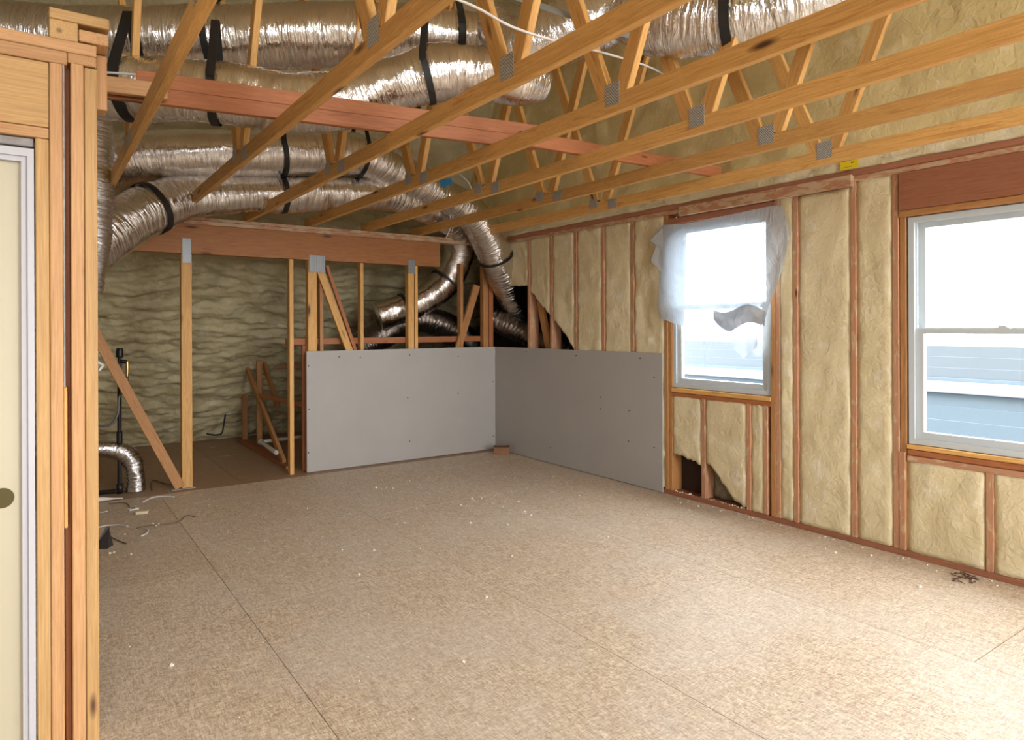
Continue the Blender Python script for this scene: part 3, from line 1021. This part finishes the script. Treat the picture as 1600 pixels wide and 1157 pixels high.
# cables in the trusses
tag(wire('white_cable', [P(690, -10, Y=2.30), P(745, 12, Y=2.25), P(800, 42, Y=2.2), P(872, 65, Y=2.2), P(948, 84, Y=2.5), P(1010, 103, Y=2.62), P(1045, 120, Y=2.66)], .0055, M_WIRE), 'white cable looping across the trusses at the top centre', 'cable')
top = 2.572 + .165
tag(wire('white_cable', [P(160, 113, Z=top), P(235, 119, Z=top), P(330, 134, Z=top + .002), P(400, 151, Z=top - .01), P(470, 158, Z=top - .012), P(540, 175, Z=top - .02), P(640, 190, Z=top - .02), P(720, 202, Z=top - .03)], .006, M_WIRE), 'white cable lying along the top of the red brace board', 'cable')
tag(wire('white_cable', [P(718, 273, Y=5.1), P(732, 285, Y=5.05), P(738, 303, Y=5.05), P(728, 312, Y=5.1), P(712, 303, Y=5.2)], .005, M_WIRE), 'white cable loop hanging by the blue tag', 'cable')
tag(wire('white_cable', [P(697, 372, Y=6.35), P(705, 352, Y=6.3), P(703, 335, Y=6.3), P(710, 345, Y=6.3), P(706, 362, Y=6.35)], .006, M_WIRE), 'white cable end knotted beside the upright duct', 'cable')
q = P(697, 285, Y=5.35)
bm = bmesh.new()
add_box(bm, -.055, .055, -.004, .004, -.028, .028)
add_box(bm, -.035, -.005, -.006, .006, -.045, -.02)
tag(from_bm('blue_tag', bm, M_BLUE, None, False, Matrix.Translation(q) @ Matrix.Rotation(-.5, 4, 'Z') @ Matrix.Rotation(-.25, 4, 'Y')), 'small blue plastic tag among the ducts at the corner', 'tag')

# yellow sticker on the rim board
q = P(1327, 257, X=4.46)
o = box('sticker', 4.4585, 4.4600, q.y - .062, q.y + .062, q.z - .032, q.z + .032, M_YELLOW, None, ch=0)
tag(o, 'bright yellow sticker on the foam-smeared board above the covered window', 'sticker')
bm = bmesh.new()
for k in range(9):
    add_box(bm, 4.4578, 4.4584, q.y + .030 - k * .006, q.y + .0335 - k * .006, q.z - .017, q.z - .014)
add_box(bm, 4.4578, 4.4584, q.y - .022, q.y - .014, q.z + .004, q.z + .013)
add_box(bm, 4.4578, 4.4584, q.y - .033, q.y - .026, q.z + .006, q.z + .014)
from_bm('print', bm, M_INK, o)

# ------------------------------------------------------------------ plastic sheet over the first window
def lerp(tab, v):
    tab = sorted(tab)
    if v <= tab[0][0]: return tab[0][1]
    for (a, x), (b, y) in zip(tab, tab[1:]):
        if v <= b: return x + (y - x) * (v - a) / (b - a)
    return tab[-1][1]


def film_sheet():
    XF = 4.455
    L = [P(x, y, X=XF) for x, y in ((1038, 352), (1034, 407), (1030, 477), (1034, 497))]
    R = [P(x, y, X=XF) for x, y in ((1224, 322), (1236, 366), (1223, 425), (1207, 468), (1199, 492))]
    B = [P(x, y, X=XF) for x, y in ((1034, 497), (1053, 505), (1095, 517), (1141, 520), (1147, 543), (1163, 561), (1184, 543), (1189, 514), (1199, 494))]
    T = [P(x, y, X=XF) for x, y in ((1038, 352), (1077, 350), (1207, 322), (1224, 322))]
    nu, nv = 60, 60
    V, Fc = [], []
    yl, yr = L[0].y, R[0].y
    Bl = [((p.y - B[-1].y) / (B[0].y - B[-1].y), p.z) for p in B]
    Tl = [((p.y - T[-1].y) / (T[0].y - T[-1].y), p.z) for p in T]
    Ll = [(p.z, p.y) for p in L]
    Rl = [(p.z, p.y) for p in R]
    for i in range(nu + 1):
        u = i / nu
        zb, zt = lerp(Bl, u), lerp(Tl, u)
        for j in range(nv + 1):
            v = j / nv
            z = zb + (zt - zb) * v
            ya, yb = lerp(Rl, z), lerp(Ll, z)
            y = ya + (yb - ya) * u
            sag = .05 * math.sin(math.pi * min(1, (1 - v) * 1.1)) * math.sin(math.pi * u) ** .5 if 0 < u < 1 else 0
            fold = .028 * noise.noise(Vector((u * 3.0 + v * 2.2, v * .9, 3))) + .016 * noise.noise(Vector((u * 8 - v * 7, v * 3, 8))) * (1.3 - v)
            low = max(0, 1 - v / .22)
            fold += .03 * low * noise.noise(Vector((u * 9, v * 6, 14)))
            d = min(1, min(v * 4 + .3, (1 - v) * 9, u * 8 + .15, (1 - u) * 8 + .15))
            V.append((XF - .012 - (sag + abs(fold) * 1.5) * max(d, .05), y, z))
    W = nv + 1
    for i in range(nu):
        for j in range(nv):
            Fc.append((i * W + j, i * W + j + 1, (i + 1) * W + j + 1, (i + 1) * W + j))
    o = mesh('plastic_sheet', V, Fc, M_FILM, None, True)
    tag(o, 'milky plastic sheet tacked over the upper part of the smaller window', 'plastic sheet')
    # loose folded flap at the upper left corner
    Fp = [P(x, y, X=XF) for x, y in ((1040, 355), (1020, 377), (1028, 384), (1022, 408), (1035, 425))]
    V = []
    for k, p in enumerate(Fp):
        V += [p + Vector((-.02 - .02 * (k % 2), 0, 0)), Vector((XF - .014, P(1037, 352 + 18 * k, X=XF).y - .01, P(1037, 352 + 18 * k, X=XF).z))]
    mesh('flap', V, [(2 * k, 2 * k + 1, 2 * k + 3, 2 * k + 2) for k in range(4)], M_FILM, o)
    # a doubled fold gathered above the torn tail
    V, Fc = [], []
    for i in range(21):
        u = i / 20
        for j in range(9):
            v = j / 8
            p = P(1115 + 80 * u, 486 + 6 * math.sin(u * 7) + (6 - 12 * u) * v + (30 * v - 4) * min(1, .15 + 2.6 * u) ** .7, X=XF - .075 - .02 * math.sin(v * 3.1) - .012 * noise.noise(Vector((u * 6, v * 3, 1))))
            V.append(p)
    for i in range(20):
        for j in range(8):
            Fc.append((i * 9 + j, i * 9 + j + 1, (i + 1) * 9 + j + 1, (i + 1) * 9 + j))
    mesh('fold', V, Fc, M_FILM, o, True)


film_sheet()

# ------------------------------------------------------------------ pipes and small things on the floor
q = P(187, 772, Z=0)
gp = empty('gas_pipe', (q.x, q.y, 0))
wire('riser', [(q.x, q.y, .02), (q.x, q.y, .6), (q.x + .004, q.y, 1.22)], .017, M_PIPE, gp, 14, .05)
wire('floor_run', [(q.x, q.y, .025), (q.x - .2, q.y + .05, .025), (q.x - .55, q.y + .14, .025)], .019, M_PIPE, gp, 12, .05)
tube('tee', [(q.x, q.y, .005, .026), (q.x, q.y, .09, .026)], M_PIPE, gp, 14, .03)
tube('cap', [(q.x + .004, q.y, 1.205, .029), (q.x + .004, q.y, 1.25, .030), (q.x + .004, q.y, 1.285, .024)], M_PIPE, gp, 14, .01)
tube('coupling', [(q.x, q.y, .44, .024), (q.x, q.y, .55, .024)], M_PIPE, gp, 14, .02)
tube('valve', [(q.x + .01, q.y - .02, 1.17, .018), (q.x + .055, q.y - .03, 1.165, .018)], M_PIPE, gp, 10, .01)
tube('valve_fitting', [(q.x + .058, q.y - .03, 1.17, .016), (q.x + .060, q.y - .03, 1.10, .014), (q.x + .058, q.y - .03, 1.03, .011)], M_BRASS, gp, 10, .01)
wire('hose', [(q.x + .058, q.y - .03, 1.04), (q.x + .05, q.y - .04, .96), (q.x - .005, q.y - .05, .85), (q.x - .01, q.y - .05, .74), (q.x - .05, q.y - .05, .64), (q.x - .13, q.y - .04, .61), (q.x - .25, q.y, .66), (q.x - .4, q.y + .03, .74)], .011, M_HOSE, gp, 8, .03)
tag(gp, 'black iron gas pipe standing on the floor with a capped top and hose', 'pipe')

q = P(157, 568, Y=6.6)
bm = bmesh.new()
add_box(bm, -.035, .03, -.02, .02, -.008, .006)
add_box(bm, -.03, -.012, -.02, .02, -.05, -.006)
add_box(bm, .016, .034, -.02, .02, -.055, -.006)
tag(from_bm('pipe_clip', bm, M_PVC, None, False, Matrix.Translation(q) @ Matrix.Rotation(.6, 4, 'Y')), 'small white clip on the slanting brace beside the partition', 'clip')

pv = empty('pvc_pipe', (2.3, 7.9, .1))
p1, p2, p3 = P(408, 691, Z=.12), P(432, 708, Z=.12), P(470, 683, Z=.12)
wire('pipe_run', [p1, p2], .024, M_PVC, pv, 12, .06)
wire('pipe_run', [p1, (p1 + p3) / 2, p3], .022, M_PVC, pv, 12, .06)
bm = bmesh.new()
bmesh.ops.create_uvsphere(bm, u_segments=14, v_segments=8, radius=.034)
from_bm('elbow', bm, M_PVC, pv, True, Matrix.Translation(p1))
tag(pv, 'white plastic drain pipe lying low behind the knee wall framing', 'pipe')

tag(wire('black_cable', [P(352, 648, Y=8.9), P(349, 668, Y=8.9), P(346, 678, Y=8.9), P(335, 680, Y=8.85), P(323, 678, Y=8.8)], .010, M_BLACK), 'short black cable bent on the attic floor before the foam', 'cable')

# cardboard box in the corner
q0, q1 = P(772, 711, Z=0), P(796, 711, Z=0)
c = (q0 + q1) / 2 + Vector((.02, .03, 0))
cb = empty('cardboard_box', c)
w = (q1 - q0).length
M = Matrix.Translation(c) @ Matrix.Rotation(-.62, 4, 'Z')
bm = bmesh.new()
add_box(bm, -w / 2, w / 2, -.055, -.050, 0, .095)
add_box(bm, -w / 2, w / 2, .050, .055, 0, .095)
add_box(bm, -w / 2, -w / 2 + .005, -.05, .05, 0, .095)
add_box(bm, w / 2 - .005, w / 2, -.05, .05, 0, .095)
add_box(bm, -w / 2, w / 2, -.05, .05, 0, .005)
from_bm('body', bm, M_CARD, cb, False, M)
bm = bmesh.new()
add_box(bm, -w / 2, w / 2, -.056, -.050, .086, .102)
add_box(bm, w / 2 - .006, w / 2 + .001, -.05, .05, .086, .102)
from_bm('flap', bm, plain('dark_cardboard', (.07, .025, .012), .8), cb, False, M)
tag(cb, 'small open brown cardboard box in the corner between the plasterboard sheets', 'box')

# offcuts and wires near the partition
def floor_wire(pts, r, m, label, cat='wire', z=None):
    zz = r + .001 if z is None else z
    return tag(wire('wire_offcut', [Vector((*P(x, y, Z=zz).xy, zz + (h if len(t) > 2 else 0))) for t in pts for x, y, h in [(t + (0,))[:3]]], r, m, None, 6, .02), label, cat)


floor_wire([(148, 826), (165, 822), (185, 820.5), (200, 823)], .0045, M_WIRE, 'white wire offcut running in from the partition across the floor')
floor_wire([(223, 785), (238, 778), (255, 776), (272, 777)], .006, M_WIRE, 'thick white wire offcut on the floor below the slanting brace')
floor_wire([(213, 826), (232, 822), (255, 820), (278, 816), (292, 806), (305, 808)], .0035, M_WIRE_BROWN, 'thin brown wire snaking along the floor near the partition')
floor_wire([(220, 838), (229, 834), (231, 828), (224, 826)], .005, M_WIRE, 'short hooked white wire end on the floor')
floor_wire([(170, 788), (185, 786), (198, 787), (203, 793)], .004, M_WIRE_BROWN, 'short dark wire curl on the floor beside the gas pipe')
floor_wire([(166, 836), (182, 844), (198, 850)], .004, M_WIRE_BROWN, 'straight brown stick lying by the dark wedge')
floor_wire([(150, 800), (160, 801), (168, 799)], .004, M_WIRE, 'short white wire bit close to the partition')
floor_wire([(268, 757), (258, 756), (240, 751), (236, 759), (238, 768)], .004, M_WIRE_BROWN, 'brown wire loop behind the foil elbow')


def bit(name, px_, py_, sx, sy, sz, rot, m, label, cat):
    p = P(px_, py_, Z=0)
    o = bpy.data.objects.new(name, box_mesh(sx, sy, sz, m, .002))
    put(o, None, Matrix.Translation((p.x, p.y, sz / 2 + .0005)) @ Matrix.Rotation(rot, 4, 'Z'))
    return tag(o, label, cat)


o = bit('junction_clip', 208, 797, .07, .055, .012, .3, M_PVC, 'small pale square plastic clip on the floor near the gas pipe', 'clip')
p = P(208, 797, Z=0)
bm = bmesh.new()
add_box(bm, -.014, .014, -.012, .012, 0, .002)
from_bm('slot', bm, M_INK, o, False, Matrix.Translation((p.x, p.y, .0128)) @ Matrix.Rotation(.3, 4, 'Z'))
bit('foam_scrap', 222, 803, .085, .05, .022, -.3, M_FOAM, 'cream foam scrap on the floor beside the square clip', 'scrap')
# crumpled tube
q = P(164, 780, Z=.02)
tag(tube('caulk_nozzle', [(q.x - .08, q.y, .022, .022), (q.x - .02, q.y - .01, .022, .020), (q.x + .05, q.y - .02, .018, .009), (q.x + .13, q.y - .03, .012, .005)], M_PVC, None, 12, .02),
    'white caulk nozzle lying by the foot of the gas pipe', 'nozzle')
# dark wedge
q = P(163, 856, Z=0)
M = Matrix.Translation(q) @ Matrix.Rotation(-.5, 4, 'Z')
we = mesh('steel_wedge', [(-.055, -.03, 0), (.035, -.03, 0), (.035, .05, 0), (-.055, .05, 0), (.005, .02, .135), (.02, .03, .13), (.005, .05, .12), (-.01, .04, .12)],
          [(3, 2, 1, 0), (0, 1, 5, 4), (1, 2, 6, 5), (2, 3, 7, 6), (3, 0, 4, 7), (4, 5, 6, 7)], plain('dark_steel', (.05, .04, .038), .5, .4), None, False, M)
tag(we, 'small dark steel wedge standing on the floor against the partition', 'wedge')

# crumbs of foam and plaster strewn over the boards
bm = bmesh.new()
rnd = random.Random(3)


def crumb(p, s):
    r = bmesh.ops.create_icosphere(bm, subdivisions=1, radius=s, matrix=Matrix.Translation((p.x, p.y, s * .5)))
    for v in r['verts']:
        v.co += Vector((rnd.uniform(-.4, .4) * s, rnd.uniform(-.4, .4) * s, rnd.uniform(-.3, .1) * s))


for x, y, s in [(588, 763, 7), (604, 763, 6), (614, 764, 7), (596, 765, 4), (738, 780, 7), (786, 793, 7), (810, 785, 7), (735, 818, 7), (793, 821, 7), (830, 806, 6), (770, 787, 5), (585, 861, 6), (561, 899, 7),
                (584, 861, 5), (535, 860, 4), (268, 1041, 9), (724, 1035, 7), (1091, 792, 8), (1077, 798, 6), (1063, 786, 6), (1305, 865, 8), (1361, 869, 7), (1437, 918, 10), (1290, 858, 5), (800, 870, 6), (760, 935, 6),
                (950, 840, 6), (1012, 805, 6), (720, 790, 6), (753, 780, 5), (740, 783, 5), (620, 820, 5), (632, 818, 4), (480, 795, 4), (172, 866, 9), (178, 864, 6), (195, 836, 7), (205, 867, 5), (248, 820, 5), (239, 819, 5), (244, 822, 4),
                (820, 800, 5), (905, 775, 5), (690, 745, 4), (640, 752, 4), (865, 745, 6)]:
    crumb(P(x, y, Z=0), s * .0011 + .0006)
for k in range(420):
    x, y = rnd.uniform(.3, 4.3), rnd.uniform(1.6, 6.5)
    if rnd.random() < .45: x, y = rnd.gauss(3.2, .5), rnd.gauss(5.0, .7)
    if x < 4.4 and y < 6.6: crumb(Vector((x, y, 0)), rnd.uniform(.0015, .0038))
for k in range(70):
    y = rnd.uniform(1.3, 4.0)
    crumb(Vector((4.47 - abs(rnd.gauss(0, .05)), y, 0)), rnd.uniform(.002, .006))
tag(from_bm('foam_crumbs', bm, plain('crumb_white', (.74, .70, .60), .8)), 'white crumbs of foam and plaster scattered over the strand board floor', 'crumbs', None, 'stuff')
# shavings by the wall under the large window
bm = bmesh.new()
for k in range(26):
    p = P(1495 + rnd.uniform(-8, 30), 905 + rnd.uniform(-8, 8), Z=0)
    bmesh.ops.create_cone(bm, cap_ends=True, segments=5, radius1=.003, radius2=.002, depth=rnd.uniform(.02, .06),
                          matrix=Matrix.Translation((min(p.x, 4.45), p.y, .006)) @ Matrix.Rotation(rnd.uniform(0, 6.28), 4, 'Z') @ Matrix.Rotation(math.pi / 2, 4, 'X'))
tag(from_bm('shavings', bm, plain('brown_shaving', (.10, .05, .03), .8)), 'brown shavings on the floor edge under the large window', 'shavings', None, 'stuff')
# foam crumbs on the bottom plate of the torn bay
bm = bmesh.new()
for k in range(60):
    p = Vector((XS + rnd.uniform(.004, .03), rnd.uniform(3.28, 4.0), .036 + rnd.uniform(0, .006)))
    r = bmesh.ops.create_icosphere(bm, subdivisions=1, radius=rnd.uniform(.003, .009), matrix=Matrix.Translation(p))
tag(from_bm('foam_bits', bm, plain('crumb_cream', (.72, .64, .44), .8), wr), kind='stuff')

# ------------------------------------------------------------------ next door, seen through the glass
nh = empty('neighbour_house', (9.5, 4, -3))
M_SIDE = plain('blue_grey_siding', (0.112, 0.152, 0.192), .7)
M_TRIM = plain('pale_trim', (0.20, 0.212, 0.225), .6)
zc = -3.0
k = 0
while zc < .62:
    member('siding_board', (9.5, -4, zc + .09), (9.5, 14, zc + .09), .19, .02, (1, 0, .12), M_SIDE, nh, ch=0)
    zc += .18
box('trim_band', 9.42, 9.52, -4, 14, .60, .74, M_TRIM, nh)
for j in range(3):
    member('siding_board', (9.52, -4, .84 + .14 * j), (9.52, 14, .84 + .14 * j), .15, .02, (1, 0, .12), plain('light_siding', (0.118, 0.142, 0.168), .7) if j == 0 else bpy.data.materials['light_siding'], nh, ch=0)
bm = bmesh.new()
add_box(bm, 9.56, 14, -4, 14, -3, 1.16)
from_bm('body', bm, M_SIDE, nh)
tag(nh, 'pale blue neighbouring house with horizontal siding outside the windows', 'house')
g = mesh('ground', [(-60, -60, -3.05), (60, -60, -3.05), (60, 60, -3.05), (-60, 60, -3.05)], [(0, 1, 2, 3)], plain('dull_ground', (.10, .10, .09), .9))
tag(g, kind='structure')
